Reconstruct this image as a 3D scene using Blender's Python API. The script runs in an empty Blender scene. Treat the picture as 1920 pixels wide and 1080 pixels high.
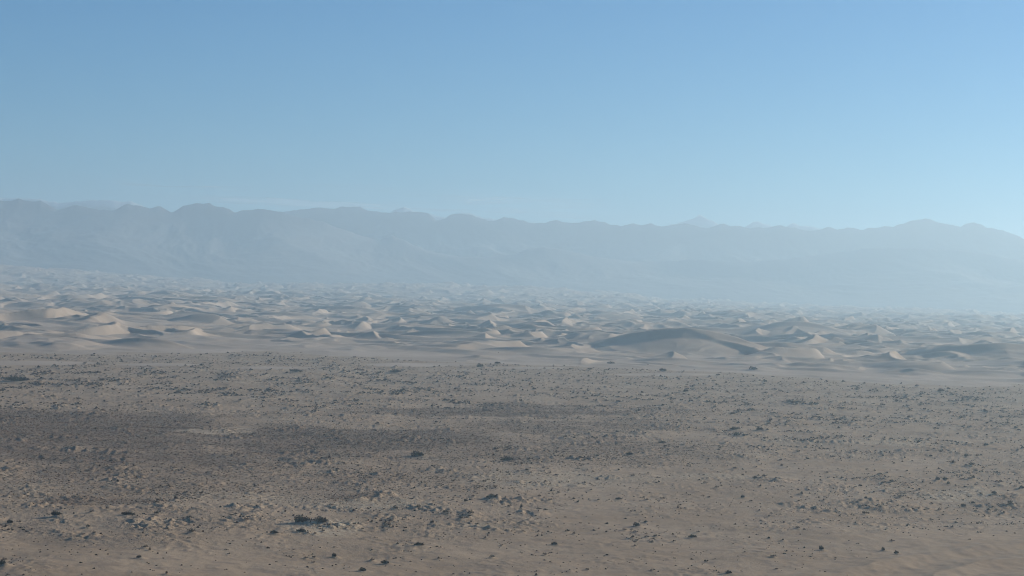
import bpy, math, random
import numpy as np

# ------------------------------------------------------------------ camera, sky, sun, exposure
SC = bpy.context.scene
COL = SC.collection
CAM_H = 120.0
FPX = 3733.0                      # focal length in pixels of a 1920 px wide frame
HORIZ = 527.0                     # where level ground vanishes, at the middle of the frame
ROLL = math.radians(2.0)
SUN_AZ = math.radians(62.0)       # clockwise from the view direction (+Y)
SUN_EL = math.radians(18.5)

cam_data = bpy.data.cameras.new("camera")
cam = bpy.data.objects.new("camera", cam_data)
COL.objects.link(cam)
cam_data.sensor_width = 36.0
cam_data.lens = 70.0
cam_data.clip_start = 1.0
cam_data.clip_end = 200000.0
PITCH = math.atan((540.0 - HORIZ) / FPX)          # camera looks this far below level
cam.location = (0, 0, CAM_H)
cam.rotation_mode = 'QUATERNION'
from mathutils import Euler, Quaternion, Vector
q = Euler((math.pi / 2 - PITCH, 0, 0)).to_quaternion()
cam.rotation_quaternion = q @ Quaternion((0, 0, 1), ROLL)
SC.camera = cam

world = bpy.data.worlds.new("World")
SC.world = world
world.use_nodes = True
wn = world.node_tree
wn.nodes.clear()
sky = wn.nodes.new("ShaderNodeTexSky")
sky.sky_type = 'NISHITA'
sky.sun_disc = False
sky.sun_elevation = SUN_EL
sky.sun_rotation = SUN_AZ
sky.altitude = 1200
sky.air_density = 1.0
sky.dust_density = 0.0
sky.ozone_density = 9.0
bg = wn.nodes.new("ShaderNodeBackground")
bg.inputs["Strength"].default_value = 0.070
wo = wn.nodes.new("ShaderNodeOutputWorld")
wb = wn.nodes.new("ShaderNodeMix")
wb.data_type = 'RGBA'; wb.blend_type = 'MULTIPLY'
wb.inputs[0].default_value = 1.0
wb.inputs[7].default_value = (0.62, 1.05, 1.03, 1)
wn.links.new(sky.outputs[0], wb.inputs[6])
wn.links.new(wb.outputs[2], bg.inputs[0])
wn.links.new(bg.outputs[0], wo.inputs[0])

sun_data = bpy.data.lights.new("sun", 'SUN')
sun_data.energy = 5.0
sun_data.angle = math.radians(0.53)
sun_data.color = (1.0, 0.885, 0.75)
sun = bpy.data.objects.new("sun", sun_data)
COL.objects.link(sun)
sdir = Vector((math.sin(SUN_AZ) * math.cos(SUN_EL), math.cos(SUN_AZ) * math.cos(SUN_EL), math.sin(SUN_EL)))
sun.rotation_mode = 'QUATERNION'
sun.rotation_quaternion = sdir.to_track_quat('Z', 'Y')
sun.location = (2000, 0, 3000)

SC.view_settings.view_transform = 'Standard'
SC.view_settings.look = 'None'
SC.view_settings.gamma = 1.0
SC.view_settings.exposure = 0.42
SC.cycles.use_denoising = True
SC.cycles.filter_width = 1.15
SC.cycles.max_bounces = 6
SC.cycles.volume_bounces = 2

# ------------------------------------------------------------------ helpers
rng = np.random.default_rng(11)
random.seed(4)
_perm = rng.permutation(4096).astype(np.int32)
_ang = rng.random(4096) * 2 * math.pi
_gx = np.cos(_ang).astype(np.float32)
_gy = np.sin(_ang).astype(np.float32)


def pn(x, y, seed=0):
    """gradient noise, about -1..1"""
    x = x + seed * 17.31
    y = y - seed * 9.77
    xf = np.floor(x); yf = np.floor(y)
    fx = (x - xf).astype(np.float32); fy = (y - yf).astype(np.float32)
    xi = xf.astype(np.int32); yi = yf.astype(np.int32)
    a0 = _perm[xi & 4095]; a1 = _perm[(xi + 1) & 4095]
    u = fx * fx * fx * (fx * (fx * 6 - 15) + 10)
    v = fy * fy * fy * (fy * (fy * 6 - 15) + 10)

    def g(a, yy, dx, dy):
        h = _perm[(a + yy) & 4095]
        return _gx[h] * dx + _gy[h] * dy
    n00 = g(a0, yi, fx, fy); n10 = g(a1, yi, fx - 1, fy)
    n01 = g(a0, yi + 1, fx, fy - 1); n11 = g(a1, yi + 1, fx - 1, fy - 1)
    n0 = n00 + u * (n10 - n00); n1 = n01 + u * (n11 - n01)
    return 1.5 * (n0 + v * (n1 - n0))


def fbm(x, y, oct=4, seed=0, gain=0.5):
    s = 0; a = 1.0
    for i in range(oct):
        s = s + a * pn(x * 2 ** i, y * 2 ** i, seed + i * 3)
        a *= gain
    return s


def sstep(a, b, t):
    t = np.clip((t - a) / (b - a), 0, 1)
    return t * t * (3 - 2 * t)


CR, SR = math.cos(ROLL), math.sin(ROLL)
TP = math.tan(PITCH)


def to_frame(x, y, z=0.0):
    """where a point shows in the 1920x1080 layout sketch"""
    cp, sp = math.cos(PITCH), math.sin(PITCH)
    dz = z - CAM_H
    f = y * cp - dz * sp
    u = y * sp + dz * cp
    f = np.maximum(f, 1.0)
    a = x / f * FPX; b = u / f * FPX
    xr = a * CR + b * SR
    yr = -a * SR + b * CR
    return 960 + xr, 540 - yr


def to_ground(px, py):
    """ground point for a place in the layout sketch"""
    xr = px - 960.0; yr = 540.0 - py
    a = xr * CR - yr * SR
    b = xr * SR + yr * CR
    cp, sp = math.cos(PITCH), math.sin(PITCH)
    dx, dy, dz = a, FPX * cp + b * sp, -FPX * sp + b * cp
    t = CAM_H / -dz
    return dx * t, dy * t


def mesh_grid(name, V, nr, nc, mat, keep=None, wrap=False):
    """V: (nr*nc,3) vertices -> quad mesh object"""
    r = np.arange(nr - 1)[:, None]
    c = np.arange(nc if wrap else nc - 1)[None, :]
    c2 = (c + 1) % nc
    F = np.stack([r * nc + c, r * nc + c2, (r + 1) * nc + c2, (r + 1) * nc + c], -1).reshape(-1, 4)
    if keep is not None:
        F = F[keep.reshape(-1)]
        used = np.zeros(len(V), bool); used[F.ravel()] = True
        idx = np.cumsum(used) - 1
        F = idx[F]; V = V[used]
    else:
        used = np.ones(len(V), bool)
    return mesh_raw(name, V, F, mat), used


def mesh_raw(name, V, F, mat, smooth=True):
    me = bpy.data.meshes.new(name)
    n = F.shape[1]
    me.vertices.add(len(V)); me.loops.add(F.size); me.polygons.add(len(F))
    me.vertices.foreach_set("co", np.ascontiguousarray(V, dtype=np.float32).ravel())
    me.loops.foreach_set("vertex_index", np.ascontiguousarray(F, dtype=np.int32).ravel())
    me.polygons.foreach_set("loop_start", np.arange(0, F.size, n, dtype=np.int32))
    me.polygons.foreach_set("use_smooth", np.full(len(F), smooth, dtype=bool))
    me.update(calc_edges=True)
    me.materials.append(mat)
    ob = bpy.data.objects.new(name, me)
    COL.objects.link(ob)
    return ob


def attr(ob, name, vals):
    a = ob.data.attributes.new(name, 'FLOAT', 'POINT')
    a.data.foreach_set("value", np.ascontiguousarray(vals, dtype=np.float32))


class NT:
    """small node helper"""
    def __init__(s, name):
        s.m = bpy.data.materials.new(name); s.m.use_nodes = True
        s.t = s.m.node_tree; s.t.nodes.clear()
        s.out = s.t.nodes.new("ShaderNodeOutputMaterial")

    def n(s, typ, **kw):
        nd = s.t.nodes.new(typ)
        for k, v in kw.items():
            if k.startswith("in_"):
                nd.inputs[k[3:].replace("_", " ")].default_value = v
            else:
                setattr(nd, k, v)
        return nd

    def l(s, a, b):
        s.t.links.new(a, b)

    def noise(s, vec, scale, detail=3, rough=0.55):
        nd = s.n("ShaderNodeTexNoise", in_Scale=scale, in_Detail=detail, in_Roughness=rough)
        s.l(vec, nd.inputs["Vector"])
        return nd.outputs["Fac"]

    def ramp(s, val, a, b, lo=0.0, hi=1.0):
        nd = s.n("ShaderNodeMapRange", clamp=True)
        nd.interpolation_type = 'SMOOTHSTEP'
        s.l(val, nd.inputs["Value"])
        nd.inputs["From Min"].default_value = a; nd.inputs["From Max"].default_value = b
        nd.inputs["To Min"].default_value = lo; nd.inputs["To Max"].default_value = hi
        return nd.outputs["Result"]

    def math(s, op, a, b):
        nd = s.n("ShaderNodeMath", operation=op)
        for i, v in enumerate((a, b)):
            if isinstance(v, (int, float)): nd.inputs[i].default_value = v
            else: s.l(v, nd.inputs[i])
        return nd.outputs[0]

    def mix(s, f, a, b):
        nd = s.n("ShaderNodeMix", data_type='RGBA')
        if isinstance(f, (int, float)): nd.inputs[0].default_value = f
        else: s.l(f, nd.inputs[0])
        for i, v in ((6, a), (7, b)):
            if isinstance(v, tuple): nd.inputs[i].default_value = v + (1,)
            else: s.l(v, nd.inputs[i])
        return nd.outputs[2]

    def attr(s, name):
        return s.n("ShaderNodeAttribute", attribute_name=name).outputs["Fac"]

    def finish(s, col, bump=None, dist=0.1, strength=1.0, rough=1.0):
        b = s.n("ShaderNodeBsdfPrincipled", in_Roughness=rough)
        b.inputs["Specular IOR Level"].default_value = 0.1
        if isinstance(col, tuple): b.inputs["Base Color"].default_value = col + (1,)
        else: s.l(col, b.inputs["Base Color"])
        if bump is not None:
            bn = s.n("ShaderNodeBump", in_Strength=strength, in_Distance=dist)
            s.l(bump, bn.inputs["Height"]); s.l(bn.outputs[0], b.inputs["Normal"])
        s.l(b.outputs[0], s.out.inputs[0])
        return s.m


# ------------------------------------------------------------------ materials
def mat_plain():
    m = NT("gravelly sand")
    g = m.n("ShaderNodeNewGeometry").outputs["Position"]
    big = m.noise(g, 0.012, 4)
    mid = m.noise(g, 0.09, 4, 0.6)
    fine = m.noise(g, 0.55, 3, 0.65)
    tiny = m.noise(g, 1.7, 2, 0.6)
    c = m.mix(m.ramp(big, .35, .65), (.276, .203, .131), (.322, .244, .164))
    c = m.mix(m.ramp(mid, .48, .66, 0, .75), c, (.225, .17, .122))
    # pale crusty patches
    pale = m.math('MULTIPLY', m.attr("pale"), m.ramp(fine, .42, .6))
    c = m.mix(m.math('MULTIPLY', pale, .75), c, (.47, .40, .285))
    # dry litter specks where things grow
    sp = m.math('MULTIPLY', m.attr("rough"), m.ramp(tiny, .54, .64, 0, .75))
    c = m.mix(sp, c, (.13, .105, .085))
    # low brown growth
    f2 = m.noise(g, 0.22, 5, 0.65)
    redn = m.noise(g, 0.03, 3, .6)
    brown = m.mix(m.ramp(redn, .42, .6), (.125, .096, .066), (.155, .105, .070))
    cv = m.math('ADD', m.attr("cover"), m.math('MULTIPLY', m.math('SUBTRACT', f2, 0.5), 1.5))
    cv = m.ramp(cv, .30, .75)
    brown2 = m.mix(m.ramp(tiny, .35, .7), brown, (.20, .15, .11))
    c = m.mix(m.math('MULTIPLY', cv, .86), c, brown2)
    h = m.math('ADD', m.math('MULTIPLY', fine, m.math('ADD', m.math('MULTIPLY', m.attr("rough"), 1.1), .12)), m.math('MULTIPLY', tiny, m.math('MULTIPLY', m.attr("rough"), .35)))
    return m.finish(c, h, dist=0.9, strength=.8)


def mat_dune():
    m = NT("wind blown sand")
    g = m.n("ShaderNodeNewGeometry").outputs["Position"]
    a = m.noise(g, 0.006, 4)
    b = m.noise(g, 0.05, 3)
    c = m.mix(m.ramp(a, .35, .65), (.300, .238, .180), (.375, .305, .236))
    c = m.mix(m.ramp(b, .5, .75, 0, .3), c, (.31, .25, .19))
    return m.finish(c, b, dist=1.2, strength=.35)


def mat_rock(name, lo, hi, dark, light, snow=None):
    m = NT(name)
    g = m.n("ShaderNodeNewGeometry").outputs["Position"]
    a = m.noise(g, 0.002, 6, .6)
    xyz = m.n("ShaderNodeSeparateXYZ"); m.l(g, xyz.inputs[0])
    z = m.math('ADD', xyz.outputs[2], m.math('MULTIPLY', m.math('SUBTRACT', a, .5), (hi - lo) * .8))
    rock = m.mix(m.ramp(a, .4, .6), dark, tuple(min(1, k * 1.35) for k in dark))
    c = m.mix(m.ramp(z, lo, hi), light, rock)     # low dust haze painted in as a paler foot, bare rock above
    if snow is not None:
        c = m.mix(m.ramp(z, snow, snow + 90, 0, .7), c, (.72, .75, .78))
    return m.finish(c, a, dist=60, strength=.5)


def mat_plant(name, c1, c2, c3):
    m = NT(name)
    g = m.n("ShaderNodeNewGeometry").outputs["Position"]
    a = m.noise(g, .15, 3, .7)
    b = m.noise(g, 2.5, 2, .7)
    c = m.mix(m.ramp(a, .4, .6), c1, c2)
    c = m.mix(m.ramp(b, .5, .7), c, c3)
    return m.finish(c)


M_PLAIN, M_DUNE = mat_plain(), mat_dune()
M_SCRUB = mat_plant("dry scrub", (.055, .040, .028), (.085, .050, .032), (.045, .038, .028))
M_SHRUB = mat_plant("shrub leaves", (.050, .040, .026), (.085, .054, .034), (.040, .036, .026))
M_TWIG = mat_plant("dead twigs", (.13, .10, .075), (.16, .12, .09), (.10, .08, .06))


def blob(px, py, cx, cy, rx, ry, soft=1.0):
    """soft elliptical patch, 1 inside"""
    d = np.sqrt(((px - cx) / rx) ** 2 + ((py - cy) / ry) ** 2)
    return 1 - sstep(1 - .5 * soft, 1 + .5 * soft, d)


EDGE_X = np.array([-600, 0, 200, 480, 700, 960, 1200, 1440, 1600, 1760, 1920, 2500])
EDGE_Y = np.array([640, 657, 660, 664, 672, 683, 692, 703, 712, 720, 724, 745])


def zones(x, y):
    """large patches of the plain: (dune side mask, cover, rough, pale)"""
    px, py = to_frame(x, y)
    behind = y < 150
    w = 11 * pn(x / 380, y / 380, 4) + 5 * pn(x / 90, y / 90, 5) + 2.5 * pn(x / 30, y / 30, 6)
    edge = np.interp(px, EDGE_X, EDGE_Y)
    side = edge - py + w                       # >0 beyond the edge, px of the sketch
    tongue = np.maximum.reduce([blob(px, py, 60, 681, 130, 4), blob(px, py, 300, 684, 90, 3), blob(px, py, 520, 690, 90, 3.5),
                                blob(px, py, 790, 684, 120, 4), blob(px, py, 1250, 702, 110, 3), blob(px, py, 1000, 690, 80, 2.5)])
    side = np.maximum(side, 14 * tongue - 9 + .4 * w)
    wx = px + 60 * pn(x / 120, y / 120, 7); wy = py + 9 * pn(x / 90, y / 90, 8) + 5 * pn(x / 25, y / 25, 9)
    cover = np.maximum.reduce([
        (.72 + .4 * pn(x / 60, y / 60, 12)) * blob(wx, wy, 300, 828, 560, 46), .9 * blob(wx, wy, 60, 800, 420, 32), .95 * blob(wx, wy, 700, 822, 260, 22),
        .7 * blob(wx, wy, 950, 772, 330, 11), .55 * blob(wx, wy, 1080, 800, 260, 13),
        .75 * blob(wx, wy, 200, 945, 120, 7, .5), .7 * blob(wx, wy, 640, 927, 70, 5, .5), .55 * blob(wx, wy, 150, 890, 200, 14),
        .50 * blob(wx, wy, 1000, 845, 420, 30), .45 * blob(wx, wy, 350, 900, 650, 45)])
    cover = cover * (1 - .9 * blob(px, wy, 400, 806, 75, 5)) * (1 - .7 * blob(wx, wy, 560, 795, 150, 8))
    # where the ground is hummocky and overgrown; smooth sand low right
    smooth = np.maximum.reduce([
        sstep(0, 60, wy - np.interp(px, [-500, 0, 500, 900, 1100, 1400, 1920, 2600], [1100, 975, 985, 985, 905, 950, 960, 930])),
        .7 * blob(wx, wy, 1500, 880, 330, 14), .8 * blob(wx, wy, 1200, 925, 260, 18), .6 * blob(wx, wy, 640, 768, 130, 5)])
    corner = sstep(0, 70, wy - np.interp(px, [0, 1100, 1500, 1700, 1920, 2600], [1300, 1120, 1040, 990, 965, 900]))
    rough = np.clip(1 - .75 * smooth, 0, 1) * (1 - corner)
    rough = rough * (.45 + .55 * sstep(-.35, .35, fbm(x / 70, y / 70, 3, 21))) * sstep(2, -8, side)
    pale = np.maximum.reduce([
        blob(wx, wy, 640, 990, 75, 14), .9 * blob(wx, wy, 1810, 925, 70, 9), .8 * blob(wx, wy, 690, 945, 130, 12),
        .7 * blob(wx, wy, 1060, 900, 200, 14), .7 * blob(wx, wy, 1340, 895, 130, 8), .6 * blob(wx, wy, 470, 935, 160, 12),
        .6 * blob(wx, wy, 1640, 830, 120, 8), .5 * blob(wx, wy, 120, 920, 130, 9), .6 * blob(px, wy, 400, 806, 75, 5)])
    pale = np.maximum(pale, .45 * sstep(.25, .7, pn(x / 45, y / 45, 31)) * rough)
    side = np.where(behind, -50, side); cover = np.where(behind, 0, cover); rough = np.where(behind, .3, rough)
    return side, cover, rough, pale, corner


def dune_profile(t, lee):
    """t in 0..1 across one dune; long windward rise, short steep slip face of width lee"""
    up = t / (1 - lee)
    dn = (1 - t) / lee
    rise = up ** 1.35 * (1 - .12 * np.sin(np.pi * np.clip(up, 0, 1)))
    return np.where(t < 1 - lee, rise, np.clip(dn, 0, 1) ** 1.15)


def transverse(x, y, lam, ang, warp, seed, lee):
    ux, uy = -math.sin(ang), -math.cos(ang)      # the way the slip faces look
    ph = (x * ux + y * uy) / lam + warp * pn(x / (lam * 2.1), y / (lam * 2.1), seed) \
        + .45 * warp * pn(x / (lam * .9), y / (lam * .9), seed + 1) + 1000
    t = ph - np.floor(ph)
    return dune_profile(t, lee)


# (frame x, frame y of the base, half width m, height m, slip length m, windward length m, bend)
BIG_DUNES = [
    (1285, 664, 150, 30, 62, 210, .0014), (1475, 668, 105, 16, 36, 150, .002), (1900, 684, 150, 24, 55, 190, .0012),
    (1500, 632, 120, 26, 50, 170, .003), (1330, 632, 120, 15, 34, 160, .002), (845, 640, 105, 14, 30, 130, .003),
    (265, 652, 75, 11, 26, 110, .003), (250, 600, 110, 12, 26, 160, .0015), (250, 566, 120, 17, 45, 220, .002),
    (365, 572, 140, 18, 45, 220, .002), (950, 592, 130, 25, 60, 210, .002), (760, 622, 150, 12, 36, 200, .002),
    (1690, 648, 130, 14, 34, 160, .002), (640, 590, 110, 17, 45, 200, .002), (1140, 610, 120, 12, 32, 160, .002),
    (1560, 612, 120, 14, 36, 170, .002), (520, 596, 130, 11, 30, 170, .002), (700, 570, 150, 20, 50, 230, .0015),
    (1710, 704, 55, 8, 20, 80, .004), (1530, 694, 90, 8, 26, 120, .002), (80, 655, 70, 8, 20, 90, .003),
    (1860, 706, 80, 6, 22, 110, .002), (1000, 664, 95, 8, 26, 120, .003), (1270, 684, 80, 7, 22, 110, .003)]


def peaks(x, y, cell, rad, seed, sharp=1.15):
    """star dunes: pointed heaps with a few arms, 0..1"""
    x = x + .22 * cell * pn(x / cell, y / cell, seed); y = y + .22 * cell * pn(x / cell, y / cell, seed + 1)
    ci = np.floor(x / cell).astype(np.int32); cj = np.floor(y / cell).astype(np.int32)
    out = np.zeros_like(x)
    for di in (-1, 0, 1):
        for dj in (-1, 0, 1):
            a = ci + di; b = cj + dj
            h1 = _perm[(_perm[(a + seed * 7) & 4095] + b) & 4095]; h2 = _perm[(h1 + 811) & 4095]; h3 = _perm[(h2 + 97) & 4095]
            cx = (a + .15 + .7 * h1 / 4096.0) * cell; cy = (b + .15 + .7 * h2 / 4096.0) * cell
            dx = x - cx; dy = y - cy
            th = np.arctan2(dy, dx)
            r = rad * (.55 + .6 * h3 / 4096.0)
            arm = np.abs(np.cos(1.5 * th + h1 / 600.0))
            d = np.hypot(dx, dy) / (r * (.55 + .65 * arm * arm))
            q1 = np.clip(1 - d, 0, 1)
            out = np.maximum(out, (.45 * q1 + .55 * (1 - np.minimum(d, 1) ** 2) ** 2) * (.45 + .55 * h2 / 4096.0) * r / rad)
    return out


def dune_height(x, y, side):
    inn = np.maximum(side, 0)
    grow = sstep(0, 40, inn)
    am = sstep(-.55, .6, fbm(x / 420, y / 420, 2, 41))
    wx = x + 34 * pn(x / 150, y / 150, 51); wy = y + 34 * pn(x / 150, y / 150, 52)
    h = (1.5 * sstep(3, 25, inn) + 1 + 2 * am + 9 * am * grow) * transverse(wx, wy, 210, math.radians(35), .85, 43, .17) * sstep(0, 7, inn)
    am4 = sstep(-.2, .6, fbm(x / 260, y / 260, 2, 49))
    h = np.maximum(h, (4 + 17 * am4) * (.25 + .75 * grow) * transverse(wx, wy, 185, math.radians(-72), .8, 55, .2) * sstep(0, 16, inn))
    far = .35 * sstep(5, 40, inn) + .65 * sstep(40, 90, inn)
    h = np.maximum(h, h * .55 + 26 * (.25 + .75 * am4) * far * peaks(x, y, 260, 165, 301))
    h += 8 * (.1 + .9 * sstep(-.4, .4, pn(x / 210, y / 210, 58))) * sstep(25, 90, inn) * peaks(x, y, 92, 56, 311)
    am2 = sstep(-.3, .5, fbm(x / 200, y / 200, 2, 45))
    h += (6.5 * am2 * (.15 + .85 * grow)) * transverse(wx, wy, 84, math.radians(-30), .9, 47, .22) * sstep(0, 16, inn)
    am3 = sstep(-.2, .6, pn(x / 130, y / 130, 61))
    h += 3.4 * am3 * grow * transverse(x, y, 44, math.radians(-50), .9, 63, .28)
    h += 15 * sstep(8, 60, inn) * fbm(x / 650, y / 650, 3, 65)
    h += 1.2 * fbm(x / 60, y / 60, 2, 67) * sstep(0, 20, inn)
    for i, (bx, by, hw, hh, lee, wind, bend) in enumerate(BIG_DUNES):
        if hh > 13: hw, lee, wind, bend = hw * 1.25, lee * 1.3, wind * 1.15, bend * .7
        cx, cy = to_ground(bx, by)
        cy += lee
        sel = (np.abs(x - cx) < hw * 1.3 + .3 * (wind + hw)) & (np.abs(y - cy) < wind + hw)
        if not sel.any(): continue
        u = x[sel] - cx; v = y[sel] - cy
        u = u + .25 * v + 9 * pn(x[sel] / 70, y[sel] / 70, 70 + i)
        v = v - bend * u * u * (1 if i % 3 else -.6) + 12 * pn(x[sel] / 120, y[sel] / 120, 90 + i)
        env = np.clip(1 - (u / hw) ** 2, 0, 1) ** 1.3
        le = lee * (.35 + .65 * env)
        sl = -v / le
        p = np.where(v < 0, np.where(sl < .35, 1 - sl * 1.15, .5975 * np.clip(1 - (sl - .35) / 1.9, 0, 1) ** 1.5), .5 + .5 * np.cos(np.pi * np.clip(v / wind, 0, 1)))
        hz = (1.3 + .17 * (hh > 13)) * hh * env * p * sstep(1, 12, side[sel])
        k = h[sel]
        h[sel] = np.maximum(k * (1 - .85 * env * p ** .5), 0) + hz
    return h


def terrain(x, y, mounds=None):
    side, cover, rough, pale, corner = zones(x, y)
    r = np.hypot(x, y)
    z = np.zeros_like(x)
    isd = side > 0
    z[isd] = dune_height(x[isd], y[isd], side[isd])
    # rises of sand at the foot of the hills
    px, _ = to_frame(x, y)
    rise = np.interp(px, [-700, -100, 150, 420, 600, 760, 1000, 1180, 1260, 2600], [110, 95, 60, 22, 30, 62, 58, 40, 8, 4])
    z += rise * sstep(10500, 13300, r) * (1 + .25 * fbm(x / 500, y / 500, 3, 81))
    pl = ~isd
    X, Y, R = x[pl], y[pl], rough[pl]
    s = 3.4 * fbm(X / 150, Y / 140, 3, 11) * sstep(0, -20, side[pl])
    s += .5 * fbm(X / 42, Y / 42, 2, 14) * (.4 + .6 * R) * sstep(0, -8, side[pl])
    hum = np.abs(pn(X / 7, Y / 7, 17)) * .5 + np.maximum(pn(X / 3.2, Y / 3.2, 18), 0) * .45
    hum = hum * 1.9 + 1.0 * np.maximum(pn(X / 12, Y / 12, 16), 0)
    s += R * hum * (.35 + 1.2 * sstep(-.3, .5, pn(X / 30, Y / 30, 19)))
    s += (1 - R) * .22 * fbm(X / 11, Y / 11, 3, 20)
    c = corner[pl]
    s += c * sstep(.5, .95, c) * (1.3 * transverse(X, Y, 30, math.radians(-48), .3, 23, .45) + .1 * transverse(X, Y, 9, math.radians(80), .4, 25, .4))
    z[pl] = s * np.where(Y < 150, .4, 1)
    return z, side, cover, rough, pale


# ------------------------------------------------------------------ where the plants stand
def scatter():
    """candidate plants on the plain: x, y, size"""
    N = 1500000
    az = np.radians(rng.uniform(-17.5, 17.5, N))
    r = np.sqrt(rng.uniform(690 ** 2, 3300 ** 2, N))
    x, y = r * np.sin(az), r * np.cos(az)
    side, cover, rough, pale, corner = zones(x, y)
    px, py = to_frame(x, y)
    cl = sstep(.05, .55, fbm(x / 30, y / 30, 3, 101)) * sstep(-.35, .45, fbm(x / 130, y / 130, 2, 105))
    bands = np.maximum.reduce([
        blob(px, py, 300, 735, 600, 45), .8 * blob(px, py, 1000, 757, 420, 14), .8 * blob(px, py, 1650, 770, 380, 30),
        .8 * blob(px, py, 1420, 810, 160, 20), .8 * blob(px, py, 1620, 835, 200, 14), .9 * blob(px, py, 250, 960, 380, 45),
        .8 * blob(px, py, 1100, 865, 170, 12), .8 * blob(px, py, 1750, 910, 200, 35), .7 * blob(px, py, 1240, 1005, 200, 9),
        .7 * blob(px, py, 800, 880, 450, 40)])
    p = (.03 + .97 * cl * (.22 + .78 * bands)) * (.12 + .88 * rough) * (1 - .93 * corner) * np.where(side < -2, 1, .6 * np.exp(-np.maximum(side + 2, 0) / 3.0))
    p *= np.where(r > 1500, .62, 1)
    p += .05 * (r < 1250) * (1 - corner) ** 3 * sstep(-.2, .6, fbm(x / 40, y / 40, 2, 107))
    k = rng.random(N) < p * .66
    x, y, cv, rg = x[k], y[k], cover[k], rough[k]
    n = len(x)
    s = .37 * np.exp(rng.normal(0, .52, n)) * (1 - .35 * cv) * (1 + .7 * sstep(1100, 2200, r[k]))
    return x, y, np.clip(s, .22, 2.6), cv


SX, SY, SS, SCV = scatter()
print("scrub plants:", len(SX))

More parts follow.
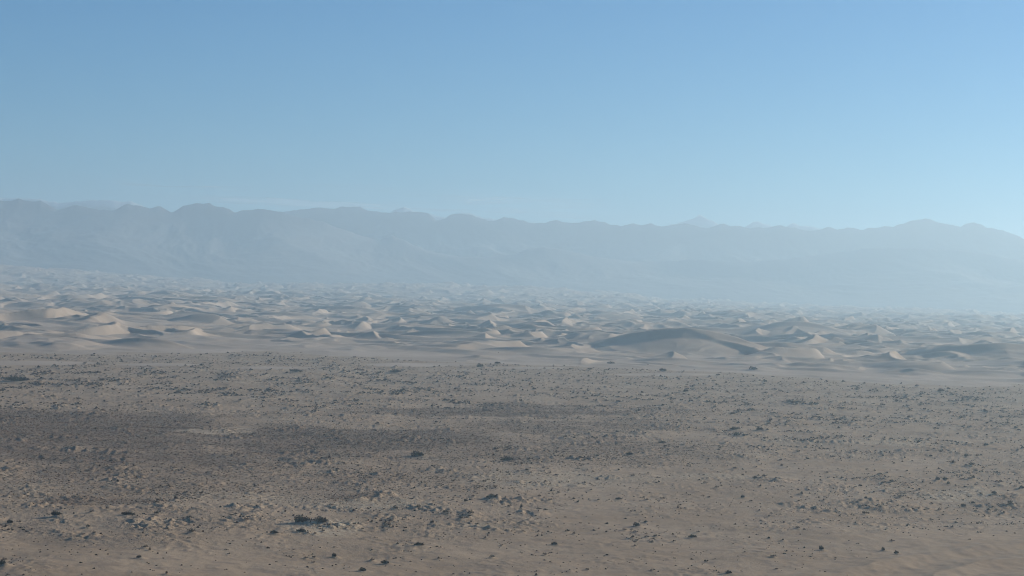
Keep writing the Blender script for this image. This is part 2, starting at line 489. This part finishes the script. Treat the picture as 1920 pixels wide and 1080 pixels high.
# plants the photograph shows large: frame x, frame y, width m, height m, kind, label
HERO = [
    (562, 986, 9.5, 3.4, 0, "largest dark bushy clump on the mound in the lower left, topmost edge brown"),
    (600, 988, 8.0, 2.4, 0, "low wide dark bush touching the right side of the largest clump, beside pale broken sand"),
    (514, 1006, 4.2, 1.6, 1, "peaked grey bush just below and left of the largest dark clump"),
    (566, 1002, 5.0, 1.5, 2, "ragged bush at the foot of the largest dark clump, before the pale broken sand"),
    (977, 953, 1.9, 2.3, 1, "upright round lone bush with a thin shadow to its left, mid open sand"),
    (922, 938, 6.0, 1.9, 2, "spreading dark bush with a twiggy tip where the rough ground meets the open sand"),
    (873, 943, 2.6, 1.5, 1, "small pointed bush left of the upright round lone bush"),
    (810, 984, 2.6, 1.4, 1, "lone twiggy bush with a long shadow, between the largest clump and the upright round bush"),
    (785, 1025, 4.4, 1.5, 2, "flat-topped dark bush below and right of the largest clump, with grey crown"),
    (723, 1054, 3.8, 1.4, 2, "low dark bush near the bottom edge with a pale sand lip on its right"),
    (679, 1069, 3.8, 1.4, 0, "round dark bush at the bottom edge under the largest clump"),
    (626, 1042, 2.4, 1.7, 0, "upright dark green bush by the bottom edge, right of a row of low bushes"),
    (1540, 1033, 2.6, 2.0, 1, "grey round bush with a dark shadow line on the smooth sand at the lower right"),
    (1655, 1035, 2.2, 1.4, 0, "dark bush on the smooth sand, left one of two near the lower right corner"),
    (1680, 1041, 2.2, 1.5, 2, "leaning dark bush on the smooth sand, right one of two near the lower right corner"),
    (1364, 1079, 4.0, 1.3, 0, "dark bush cut by the bottom edge of the picture right of centre"),
    (1787, 869, 2.9, 2.2, 1, "grey-green round bush alone on bare ground at the right"),
    (1811, 858, 3.8, 2.0, 0, "dark green round bush just above the grey-green lone bush at the right"),
    (1745, 856, 2.6, 1.6, 2, "small dark bush left of the two round bushes on bare ground at the right"),
    (1757, 902, 4.0, 1.9, 0, "dark oval bush, left of a close pair at the right of the plain"),
    (1771, 900, 3.6, 1.8, 0, "dark oval bush, right of a close pair at the right of the plain"),
    (1778, 908, 2.4, 1.7, 1, "dark bush just below the close pair of oval bushes"),
    (1864, 930, 3.2, 1.8, 2, "dark bush right of the pale sand patch at the right"),
    (1806, 948, 3.6, 1.7, 0, "wide dark bush below the pale sand patch at the right"),
    (1824, 943, 3.2, 1.4, 1, "flat dark bush on the upper right of the wide one below the pale sand patch"),
    (1623, 939, 2.6, 1.4, 1, "dark bush alone left of the pale sand patch at the right"),
    (1848, 838, 4.6, 2.2, 0, "dark bush on the level plain above the grey-green lone bush"),
    (1762, 735, 12.0, 3.6, 0, "dark domed thicket on the far right plain short of the dunes"),
    (1410, 696, 17.0, 4.2, 0, "long dark thicket at the foot of the dunes, right of centre"),
    (1242, 697, 12.0, 3.8, 0, "dark domed thicket at the dune edge, centre right"),
    (1146, 685, 12.0, 3.2, 2, "flat dark thicket at the dune edge straight below the great dune's left end"),
    (899, 690, 14.0, 4.4, 0, "dark domed thicket at the dune edge near the middle"),
    (932, 684, 10.0, 3.0, 0, "smaller dark thicket up and right of the domed one near the middle"),
    (742, 700, 14.0, 4.2, 2, "ragged dark thicket on the far plain left of the middle"),
    (555, 702, 15.0, 3.6, 2, "wide low thicket on the far plain, left of the ragged one"),
    (30, 717, 30.0, 5.0, 0, "long dark domed thicket by the left edge of the far plain"),
    (1284, 736, 9.0, 3.0, 0, "dark domed bush alone on the middle of the plain"),
    (1380, 817, 7.0, 2.8, 0, "lowest dark bush of the thicket group right of centre"),
    (1377, 808, 9.0, 2.6, 2, "ragged dark bush in the upper middle of the thicket group right of centre"),
    (1422, 810, 9.0, 2.8, 0, "broad dark bush at the right end of the thicket group right of centre"),
    (780, 856, 12.0, 3.2, 0, "dark domed thicket beside the brown low growth in the middle ground"),
    (951, 864, 9.0, 2.8, 2, "dark thicket at the left end of a dense row in the middle ground"),
    (1242, 831, 6.0, 2.0, 2, "dark bush beneath the dune edge thickets, on the brownish ground right of centre"),
    (1192, 988, 4.6, 1.8, 0, "dark domed bush crowning the low stony ridge, lower middle"),
    (1298, 1009, 4.0, 1.4, 2, "dark sprawling bush at the right of the low stony ridge"),
    (1040, 1020, 3.0, 1.2, 2, "small dark bush under the left end of the low stony ridge"),
    (1160, 936, 3.6, 1.3, 2, "green-tinged bush alone on bare sand in the lower middle"),
    (1392, 932, 2.8, 1.5, 0, "dark bush, brightest of a short row on bare sand right of centre"),
    (1416, 898, 3.4, 1.4, 2, "small flat dark bush on bare ground right of centre"),
    (240, 972, 6.5, 1.8, 2, "sprawling dark bush at the left end of the lower left bush row"),
    (104, 972, 6.0, 2.2, 0, "dark bush heap on the stony ground at the lower left"),
    (356, 980, 4.0, 1.4, 1, "dark bush at the right end of the lower left bush row"),
    (1612, 878 + 34, 3.2, 1.2, 0, "little dark bush left of the close pair of oval bushes"),
    (18, 790 + 190, 3.6, 1.6, 0, "dark bush at the left edge of the stony ground"),
    (3, 1065, 3.4, 2.0, 0, "dark bush at the very left edge near the bottom"),
    (260, 1052, 2.8, 1.1, 1, "short dark bush in the bottom left among a few scattered ones"),
    (1180, 693 + 162, 6.0, 2.0, 0, "dark bush within the dense brown thickets of the middle ground"),
    (1465, 874, 2.6, 1.3, 0, "small round dark bush on the bare strip right of centre"),
]

SHORT = ["largest dark clump", "low wide bush beside the largest clump", "peaked grey bush", "ragged bush below the largest clump",
         "upright round lone bush", "spreading twiggy-tipped bush", "small pointed bush", "lone twiggy long-shadowed bush",
         "flat-topped grey-crowned bush", "bottom bush with a sand lip", "round bush at the bottom edge", "upright dark green bush",
         "grey round bush lower right", "left bush of the corner pair", "right leaning bush of the corner pair", "bush cut by the bottom edge",
         "grey-green lone bush", "dark green round bush", "small bush left of the round pair", "left oval bush of the close pair",
         "right oval bush of the close pair", "bush below the oval pair", "bush right of the pale patch", "wide bush below the pale patch",
         "flat bush below the pale patch", "bush left of the pale patch", "bush above the grey-green one", "domed thicket far right",
         "long thicket at the dune foot", "domed thicket at the dune edge", "flat thicket below the great dune", "domed thicket near the middle",
         "smaller thicket near the middle", "ragged far thicket", "wide low far thicket", "long thicket by the left edge",
         "domed bush mid plain", "lowest bush of the thicket group", "ragged bush of the thicket group", "broad bush of the thicket group",
         "domed thicket beside brown growth", "thicket starting the dense row", "bush on brownish ground right", "domed bush on the stony ridge",
         "sprawling bush on the stony ridge", "small bush under the stony ridge", "green-tinged bush", "brightest bush of the short row",
         "small flat bush", "sprawling bush lower left", "bush heap lower left", "bush ending the lower left row",
         "little bush left of the ovals", "bush at the left edge", "bush at the left bottom corner", "short bush bottom left",
         "bush among the brown thickets", "small round bush on the bare strip"]
assert len(SHORT) == len(HERO)

# ------------------------------------------------------------------ the land
def radii():
    a = list(np.linspace(2, 640, 60, endpoint=False))
    r = 640.0
    while r < 22000:
        a.append(r)
        px = r * r * (1 / 1991.0) / CAM_H            # depth of one render pixel on level ground
        if r < 2400: st = min(.42 * px, 4.2)
        elif r < 7000: st = 4.4
        elif r < 11000: st = 4.4 + (r - 7000) / 4000 * 10
        else: st = 14.4 + (r - 11000) / 11000 * 90
        r += st
    a += [24000, 28000, 34000, 44000, 60000]
    return np.array(a)


R_ = radii()
dense = np.linspace(-18.0, 18.0, 1640)
coarse = np.concatenate([18 + np.cumsum(np.linspace(.1, 9, 38)), ])
coarse = coarse[coarse < 180]
AZ = np.radians(np.concatenate([-coarse[::-1], dense, coarse]))
nr, nc = len(R_), len(AZ)
print("grid", nr, nc, nr * nc)
RR, AA = np.meshgrid(R_, AZ, indexing='ij')
GX = (RR * np.sin(AA)).ravel(); GY = (RR * np.cos(AA)).ravel()
GZ, side, cover, rough, pale = terrain(GX, GY)


def add_mounds(xs, ys, rad, hgt):
    """sand heaped round each plant; a longer tail down wind"""
    Z = GZ.reshape(nr, nc)
    for x, y, s, h in zip(xs, ys, rad, hgt):
        r = math.hypot(x, y); az = math.atan2(x, y)
        e = 2.6 * s
        i0, i1 = np.searchsorted(R_, [r - e, r + e])
        j0, j1 = np.searchsorted(AZ, [az - e / r, az + e / r])
        if i1 <= i0 or j1 <= j0: continue
        rr = R_[i0:i1, None]; aa = AZ[None, j0:j1]
        dx = rr * np.sin(aa) - x; dy = rr * np.cos(aa) - y
        d2 = (dx * dx + dy * dy) / (s * s)
        Z[i0:i1, j0:j1] += h * np.exp(-1.3 * d2)


big = SS > .8
add_mounds(SX[big], SY[big], SS[big] * 1.7, SS[big] * .55)
hx, hy = to_ground(np.array([h[0] for h in HERO], float), np.array([h[1] for h in HERO], float))
hw = np.array([h[2] for h in HERO]); hh = np.array([h[3] for h in HERO])
add_mounds(hx + .35 * hw, hy, hw * .8, hh * .5)


def zat(x, y):
    """height of the finished land"""
    x = np.atleast_1d(x); y = np.atleast_1d(y)
    r = np.hypot(x, y); az = np.arctan2(x, y)
    i = np.clip(np.searchsorted(R_, r) - 1, 0, nr - 2); j = np.clip(np.searchsorted(AZ, az) - 1, 0, nc - 2)
    fi = (r - R_[i]) / (R_[i + 1] - R_[i]); fj = (az - AZ[j]) / (AZ[j + 1] - AZ[j])
    Z = GZ.reshape(nr, nc)
    return (Z[i, j] * (1 - fi) * (1 - fj) + Z[i + 1, j] * fi * (1 - fj) + Z[i, j + 1] * (1 - fi) * fj + Z[i + 1, j + 1] * fi * fj)


V = np.stack([GX, GY, GZ], -1)
S2 = side.reshape(nr, nc)
fs = np.zeros((nr - 1, nc), bool)
fs[:, :-1] = (S2[:-1, :-1] + S2[1:, 1:]) > 0
fs[:, -1] = (S2[:-1, -1] + S2[1:, 0]) > 0
ground, used = mesh_grid("ground", V, nr, nc, M_PLAIN, keep=~fs, wrap=True)
ground["kind"] = "structure"
for nm, v in (("cover", cover), ("rough", rough), ("pale", pale)):
    attr(ground, nm, v[used])
dunes, used = mesh_grid("dunes", V, nr, nc, M_DUNE, keep=fs, wrap=True)
dunes["kind"] = "structure"

# ------------------------------------------------------------------ mountains
def mountain(name, dist, depth, sky_x, sky_y, mat, seed, base_h, rough_k=1.0, span=24):
    """a rugged range; the heights of its skyline follow the photograph's"""
    ncol, nrow = 1200, 190
    az = np.radians(np.linspace(-span, span, ncol))
    rr = np.linspace(dist - depth * .75, dist + depth * .5, nrow)
    R, A = np.meshgrid(rr, az, indexing='ij')
    X, Y = R * np.sin(A), R * np.cos(A)
    wob = .07 * pn(A * 14, A * 0 + 5, seed + 20)              # the main crest wanders nearer and farther
    u = (R - dist) / depth - wob
    env = np.where(u < 0, np.clip(1 + u / .68, 0, 1) ** 1.35, np.clip(1 - u / .5, 0, 1) ** 1.2)
    wx = X + 500 * pn(X / 1500, Y / 1500, seed + 11); wy = Y + 500 * pn(X / 1500, Y / 1500, seed + 12)
    rid = 0; a = 1.0; tot = 0
    for i in range(7):
        s = 1700 / 1.9 ** i
        n = 1 - np.abs(pn(wx / s, wy / s, seed + i)) * 1.7
        rid = rid + a * n; tot += a; a *= .6
    rid = np.clip(rid / tot, 0, 1)
    carve = sstep(.0, .16, np.abs(u))
    Z = env * (1 - carve * (1 - rid) * .42 * rough_k)
    # target skyline
    tx, ty = np.array(sky_x, float), np.array(sky_y, float)
    gx = np.linspace(-900, 2800, 3701)
    gy = np.interp(gx, tx, ty)
    xr = gx - 960; yr = 540 - gy
    a_ = xr * CR - yr * SR; b_ = xr * SR + yr * CR
    taz = np.arctan2(a_, FPX)
    elev = np.tan(np.arctan2(b_, FPX) - PITCH) * np.cos(taz)
    want = np.interp(az, taz, elev)
    got = (Z / R).max(0)
    ker = np.exp(-.5 * (np.arange(-60, 61) / 22.0) ** 2); ker /= ker.sum()
    k = np.convolve(np.pad(want / got, 60, mode='edge'), ker, 'valid')
    Zm = Z * k[None, :]
    soft = np.convolve(np.pad(want, 60, mode='edge'), np.exp(-.5 * (np.arange(-60, 61) / 28.0) ** 2) / np.exp(-.5 * (np.arange(-60, 61) / 28.0) ** 2).sum(), 'valid')
    want = soft + 1.3 * (want - soft)
    teeth = .5 - np.abs(pn(az * 110, az * 0, seed)) + .45 * (.4 - np.abs(pn(az * 260, az * 0, seed + 1)))
    want = want * (1 + .035 * teeth)
    for _ in range(5):
        rel = Zm / R
        d = want - rel.max(0)
        Zm = Zm + d[None, :] * R * np.exp(-(u / .033) ** 2)
    Zm = Zm + CAM_H * env - 3 * (env <= 0)
    Zm = np.maximum(Zm, -5)
    Vv = np.stack([X, Y, Zm - 4], -1).reshape(-1, 3)
    ob, _ = mesh_grid(name, Vv, nrow, ncol, mat)
    ob["kind"] = "structure"
    return ob, Zm.max()


A_X = [-900, -300, -100, 0, 20, 35, 60, 75, 95, 110, 125, 145, 165, 190, 215, 240, 255, 268, 280, 296, 310, 322, 334, 345, 365, 380, 393, 405, 418, 430, 440, 452, 465, 490, 505, 530, 560, 600, 640, 680, 710, 735, 760, 800, 850, 900, 960, 990, 1020, 1060, 1110, 1200, 1300, 1400, 1480, 1560, 1620, 1700, 1790, 1860, 1920, 2100, 2800]
A_Y = [370, 360, 372, 375, 378, 374, 379, 378, 386, 392, 388, 385, 389, 393, 391, 384, 385, 388, 390, 387, 391, 395, 391, 387, 383, 384, 382, 388, 390, 392, 397, 394, 393, 394, 395, 400, 407, 415, 428, 441, 449, 443, 452, 468, 477, 480, 476, 468, 464, 470, 480, 490, 486, 490, 484, 475, 467, 465, 469, 477, 488, 500, 520]
B_X = [-900, 0, 300, 480, 540, 575, 600, 625, 640, 655, 670, 690, 705, 720, 740, 758, 775, 790, 805, 818, 835, 845, 855, 880, 895, 915, 930, 945, 965, 990, 1020, 1040, 1060, 1085, 1100, 1115, 1130, 1145, 1165, 1190, 1205, 1220, 1240, 1270, 1290, 1310, 1328, 1350, 1385, 1420, 1445, 1460, 1490, 1520, 1540, 1553, 1570, 1590, 1620, 1655, 1675, 1700, 1715, 1735, 1760, 1800, 1812, 1826, 1850, 1880, 1920, 2050, 2800]
B_Y = [430, 420, 410, 404, 397, 393, 391, 391, 390, 388, 389, 394, 397, 399, 398, 397, 399, 397, 402, 410, 408, 404, 402, 404, 408, 413, 411, 409, 411, 416, 418, 414, 417, 418, 416, 415, 417, 421, 423, 419, 421, 420, 425, 420, 421, 425, 428, 421, 425, 427, 427, 424, 428, 432, 431, 426, 431, 427, 429, 425, 425, 418, 416, 413, 419, 426, 421, 419, 428, 433, 446, 452, 440]
C_X = [-900, 0, 80, 110, 180, 245, 300, 560, 640, 730, 742, 757, 775, 800, 840, 858, 880, 905, 960, 1100, 1230, 1270, 1285, 1300, 1311, 1322, 1335, 1350, 1390, 1405, 1421, 1435, 1450, 1475, 1487, 1500, 1530, 1560, 1700, 1800, 1920, 2800]
C_Y = [390, 372, 375, 380, 377, 380, 398, 400, 394, 400, 395, 391, 397, 402, 408, 401, 402, 409, 416, 422, 426, 420, 415, 413, 408, 412, 416, 424, 427, 421, 416, 421, 426, 426, 420, 424, 428, 436, 430, 436, 450, 455]
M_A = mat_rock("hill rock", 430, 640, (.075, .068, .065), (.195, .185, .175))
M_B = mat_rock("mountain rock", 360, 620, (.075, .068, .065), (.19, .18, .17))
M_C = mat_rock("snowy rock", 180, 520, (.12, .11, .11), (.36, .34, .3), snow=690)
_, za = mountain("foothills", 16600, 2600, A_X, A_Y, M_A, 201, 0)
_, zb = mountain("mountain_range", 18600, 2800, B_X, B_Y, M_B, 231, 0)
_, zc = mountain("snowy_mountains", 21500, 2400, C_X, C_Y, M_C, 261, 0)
TOP = max(za, zb, zc)
print("mountain tops", za, zb, zc)

# ------------------------------------------------------------------ low scrub, past counting: one object
def tuft_template(k, seed):
    """a jagged little dome: k spikes of leafy blades round a core"""
    r = np.random.default_rng(seed)
    P, F = [], []
    for i in range(k):
        a = r.uniform(0, 2 * math.pi); d = r.uniform(0, .75) ** .7
        cx, cy = d * math.cos(a), d * math.sin(a)
        top = (1 - d * d) * r.uniform(.55, 1.1) + .15
        w = r.uniform(.18, .42); t = r.uniform(0, math.pi)
        lx, ly = r.uniform(-.25, .25, 2)
        b = len(P)
        P += [(cx - w * math.cos(t), cy - w * math.sin(t), top * r.uniform(-.15, .3)), (cx + w * math.cos(t), cy + w * math.sin(t), top * r.uniform(-.15, .3)),
              (cx + lx + .45 * w * math.cos(t), cy + ly + .45 * w * math.sin(t), top), (cx + lx - .6 * w * math.cos(t), cy + ly - .6 * w * math.sin(t), top * r.uniform(.7, 1))]
        F.append((b, b + 1, b + 2, b + 3))
    return np.array(P), np.array(F)


def batch(name, xs, ys, ss, temps, mat, squash=.8):
    zs = zat(xs, ys)
    VV, FF = [], []; off = 0
    pick = rng.integers(0, len(temps), len(xs))
    for t, (P, F) in enumerate(temps):
        m = pick == t
        n = int(m.sum())
        if not n: continue
        a = rng.uniform(0, 2 * math.pi, n); c, s = np.cos(a), np.sin(a)
        sc = ss[m][:, None]; el = rng.uniform(.8, 2.1, n)[:, None]; hq = (squash * rng.uniform(.7, 1.3, n))[:, None]
        X = P[None, :, 0] * sc * el; Y = P[None, :, 1] * sc; Z = P[None, :, 2] * sc * hq
        W = np.stack([X * c[:, None] - Y * s[:, None] + xs[m][:, None], X * s[:, None] + Y * c[:, None] + ys[m][:, None], Z + zs[m][:, None]], -1)
        VV.append(W.reshape(-1, 3))
        FF.append((F[None] + (np.arange(n) * len(P))[:, None, None] + off).reshape(-1, 4))
        off += n * len(P)
    return mesh_raw(name, np.concatenate(VV), np.concatenate(FF), mat, smooth=False)


# the few hundred largest stand on their own, the rest is ground cover
px, py = to_frame(SX, SY)
inside = (px > 5) & (px < 1915) & (py < 1076)
show = np.where(inside & (SS > .3), SS / np.hypot(SX, SY), 0)
far_from_hero = np.ones(len(SX), bool)
for x, y, w in zip(hx, hy, hw):
    far_from_hero &= np.hypot(SX - x, SY - y) > w * .75
show = show * far_from_hero
N_IND = 300 - len(HERO)
order = np.argsort(-show)
ind = order[:N_IND]
rest = np.ones(len(SX), bool); rest[ind] = False
temps_small = [tuft_template(9, 300 + i) for i in range(10)]
scrub = batch("scrub", SX[rest], SY[rest], SS[rest], temps_small, M_SCRUB)
scrub["kind"] = "stuff"; scrub["label"] = "dark low desert scrub dotted over the stony sand plain"; scrub["category"] = "scrub"


def brown_growth():
    N = 900000
    a = np.radians(rng.uniform(-17, 10, N)); r = np.sqrt(rng.uniform(850 ** 2, 2100 ** 2, N))
    x, y = r * np.sin(a), r * np.cos(a)
    _, cv, rg, _, _ = zones(x, y)
    p = np.clip(cv * 1.15 - .12 + .35 * fbm(x / 18, y / 18, 3, 131), 0, 1)
    k = rng.random(N) < p * .42
    return x[k], y[k]


gx_, gy_ = brown_growth()
print("brown tufts:", len(gx_))
M_GROW = mat_plant("dry reddish growth", (.155, .115, .072), (.185, .110, .066), (.085, .064, .044))
growth = batch("dry_grass", gx_, gy_, .34 * np.exp(rng.normal(0, .35, len(gx_))), [tuft_template(5, 350 + i) for i in range(6)], M_GROW, .7)
growth["kind"] = "stuff"; growth["label"] = "low reddish brown dry growth covering the dark flat on the left"; growth["category"] = "dry growth"


def shrub_mesh(name, k, seed, mat, spread=1.0, tuftk=1):
    """a leafy shrub of unit half width: many small sprays over an uneven crown"""
    r = np.random.default_rng(seed)
    lobes = [(r.uniform(-.25, .25), 0, 1.0)] + [(r.uniform(-.75, .75), r.uniform(-.5, .5), r.uniform(.3, .85)) for _ in range(7)]
    P, F = [], []
    for i in range(k):
        lx, ly, lh = lobes[r.integers(0, len(lobes))]
        a = r.uniform(0, 2 * math.pi); e = math.asin(r.uniform(0, 1)); q_ = r.uniform(.55, 1.0)
        rad = .34 if ly else .5
        cx = lx + rad * q_ * math.cos(a) * math.cos(e) * spread; cy = ly + rad * q_ * math.sin(a) * math.cos(e) * spread
        cz = lh * q_ * math.sin(e)
        w = r.uniform(.05, .12); h = r.uniform(.08, .22)
        t = r.uniform(0, math.pi); ox, oy = .5 * h * math.cos(a), .5 * h * math.sin(a)
        b = len(P)
        P += [(cx - w * math.cos(t), cy - w * math.sin(t), cz - .03), (cx + w * math.cos(t), cy + w * math.sin(t), cz - .05),
              (cx + ox + .3 * w, cy + oy, cz + h), (cx + ox - .5 * w * math.cos(t), cy + oy - .5 * w, cz + h * .8)]
        F.append((b, b + 1, b + 2, b + 3))
    me = bpy.data.meshes.new(name)
    me.from_pydata([tuple(map(float, p)) for p in P], [], F)
    me.materials.append(mat)
    return me


def twig_mesh(name, k, seed):
    """bare stems fanning from the root, some poking out of the crown"""
    r = np.random.default_rng(seed)
    P, F = [], []
    for i in range(k):
        a = r.uniform(0, 2 * math.pi); d = r.uniform(.15, .95); h = r.uniform(.6, 1.25) * (1.1 - .5 * d)
        w = r.uniform(.012, .022)
        x0, y0 = .12 * math.cos(a), .12 * math.sin(a); x1, y1 = d * math.cos(a), d * math.sin(a)
        b = len(P)
        for q_ in range(3):
            g = q_ * 2.094
            P.append((x0 + w * math.cos(g), y0 + w * math.sin(g), -.1))
        for q_ in range(3):
            g = q_ * 2.094
            P.append((x1 + w * .4 * math.cos(g), y1 + w * .4 * math.sin(g), h))
        for q_ in range(3):
            n2 = (q_ + 1) % 3
            F.append((b + q_, b + n2, b + 3 + n2, b + 3 + q_))
    me = bpy.data.meshes.new(name)
    me.from_pydata([tuple(map(float, p)) for p in P], [], F)
    me.materials.append(M_TWIG)
    return me


KIND = [("desert_shrub", [shrub_mesh("foliage", 620, 401 + i, M_SHRUB) for i in range(3)]),
        ("round_shrub", [shrub_mesh("foliage", 420, 421 + i, M_SHRUB, .8) for i in range(3)]),
        ("sprawling_shrub", [shrub_mesh("foliage", 460, 441 + i, M_SHRUB, 1.25) for i in range(3)])]
TWIGS = [twig_mesh("stems", 46, 461 + i) for i in range(3)]
hz = zat(hx, hy)
for i, (fx, fy, w, h, kd, lab) in enumerate(HERO):
    nm, ms = KIND[kd]
    root = bpy.data.objects.new(nm, None); COL.objects.link(root)
    root.location = (hx[i], hy[i], hz[i] - .05 * h)
    root.rotation_euler = (0, 0, random.uniform(-.35, .35))
    root.scale = (w / 2 / 1.05, w / 2 / 1.05 * .8, h)
    root["label"] = lab; root["category"] = "shrub"; root["group"] = "larger desert shrubs and thickets"
    fo = bpy.data.objects.new("foliage", ms[i % 3]); COL.objects.link(fo); fo.parent = root
    tw = bpy.data.objects.new("stems", TWIGS[i % 3]); COL.objects.link(tw); tw.parent = root

smalls = []
SMALL = [shrub_mesh("small_shrub", 110, 481 + i, M_SCRUB, .95) for i in range(8)]
iz = zat(SX[ind], SY[ind])
for j, k in enumerate(ind):
    o = bpy.data.objects.new("small_shrub", SMALL[j % 8]); COL.objects.link(o)
    s = SS[k]
    o.location = (SX[k], SY[k], iz[j] - .05); o.rotation_euler = (0, 0, random.uniform(0, 6.28))
    o.scale = (s * random.uniform(1, 1.4), s, s * random.uniform(.75, 1.15))
    o["category"] = "shrub"; o["group"] = "small scrub bushes scattered over the plain"
    smalls.append((o, px[k], py[k]))
fxs = np.array([h[0] for h in HERO], float); fys = np.array([h[1] for h in HERO], float)
dirs = {}
for o, X_, Y_ in smalls:
    d = np.hypot(X_ - fxs, (Y_ - fys) * 2.5); h = int(np.argmin(d))
    dx, dy = X_ - fxs[h], (Y_ - fys[h]) * 2.5
    if abs(dx) > 2.2 * abs(dy): w_ = "left of" if dx < 0 else "right of"
    elif abs(dy) > 2.2 * abs(dx): w_ = "above" if dy < 0 else "below"
    else: w_ = ("above" if dy < 0 else "below") + (" left of" if dx < 0 else " right of")
    dirs.setdefault((h, w_), []).append((d[h], o))
ORD = ["nearest", "second", "third", "fourth", "fifth", "sixth", "seventh", "eighth", "ninth", "tenth", "eleventh", "twelfth"]
for (h, w_), L in dirs.items():
    L.sort(key=lambda t: t[0])
    for n_, (_, o) in enumerate(L):
        rank = ORD[n_] if n_ < 12 else "%dth" % (n_ + 1)
        o["label"] = "%s small scrub bush %s the %s" % (rank, w_, SHORT[h])

# ------------------------------------------------------------------ dusty air
HT = TOP + 15
hb = np.array([(-34000, -3000, -40), (34000, -3000, -40), (34000, 31000, -40), (-34000, 31000, -40),
               (-34000, -3000, HT), (34000, -3000, HT), (34000, 31000, HT), (-34000, 31000, HT)], float)
hf = np.array([(0, 3, 2, 1), (4, 5, 6, 7), (0, 1, 5, 4), (1, 2, 6, 5), (2, 3, 7, 6), (3, 0, 4, 7)])
hm = bpy.data.materials.new("dusty air"); hm.use_nodes = True
ht = hm.node_tree; ht.nodes.clear()
ho = ht.nodes.new("ShaderNodeOutputMaterial"); hv = ht.nodes.new("ShaderNodeVolumePrincipled")
hv.inputs["Color"].default_value = (.64, .87, 1.0, 1)
hv.inputs["Density"].default_value = 0.87e-4
hv.inputs["Anisotropy"].default_value = 0.5
ht.links.new(hv.outputs[0], ho.inputs["Volume"])
hm.cycles.volume_sampling = 'DISTANCE'
haze = mesh_raw("haze", hb, hf, hm, smooth=False)
haze["kind"] = "stuff"; haze["label"] = "pale blue dusty air veiling the far dunes and mountains"; haze["category"] = "haze"

# ------------------------------------------------------------------ thin high cloud, far beyond
cm = NT("thin ice cloud")
g = cm.n("ShaderNodeNewGeometry").outputs["Position"]
mp = cm.n("ShaderNodeMapping"); mp.inputs["Scale"].default_value = (.00016, .00009, .001); cm.l(g, mp.inputs[0])
a = cm.noise(mp.outputs[0], 1.0, 6, .6)
f = cm.math('MULTIPLY', cm.ramp(a, .44, .70, 0, .42), cm.attr("veil"))
tr = cm.n("ShaderNodeBsdfTransparent"); tl = cm.n("ShaderNodeBsdfTranslucent"); tl.inputs[0].default_value = (.95, .95, .95, 1)
mx = cm.n("ShaderNodeMixShader"); cm.l(f, mx.inputs[0]); cm.l(tr.outputs[0], mx.inputs[1]); cm.l(tl.outputs[0], mx.inputs[2]); cm.l(mx.outputs[0], cm.out.inputs[0])
nx, ny = 90, 40
cx, cy = np.meshgrid(np.linspace(-16000, 6000, nx), np.linspace(62000, 92000, ny), indexing='xy')
cz = 3000 + 120 * fbm(cx / 5000, cy / 5000, 3, 401)
clouds, _ = mesh_grid("clouds", np.stack([cx, cy, cz], -1).reshape(-1, 3), ny, nx, cm.m)
clouds["kind"] = "structure"
attr(clouds, "veil", (sstep(0, 1, np.minimum(cx + 16000, 6000 - cx) / 6000) * sstep(0, 1, np.minimum(cy - 62000, 92000 - cy) / 8000)).ravel())
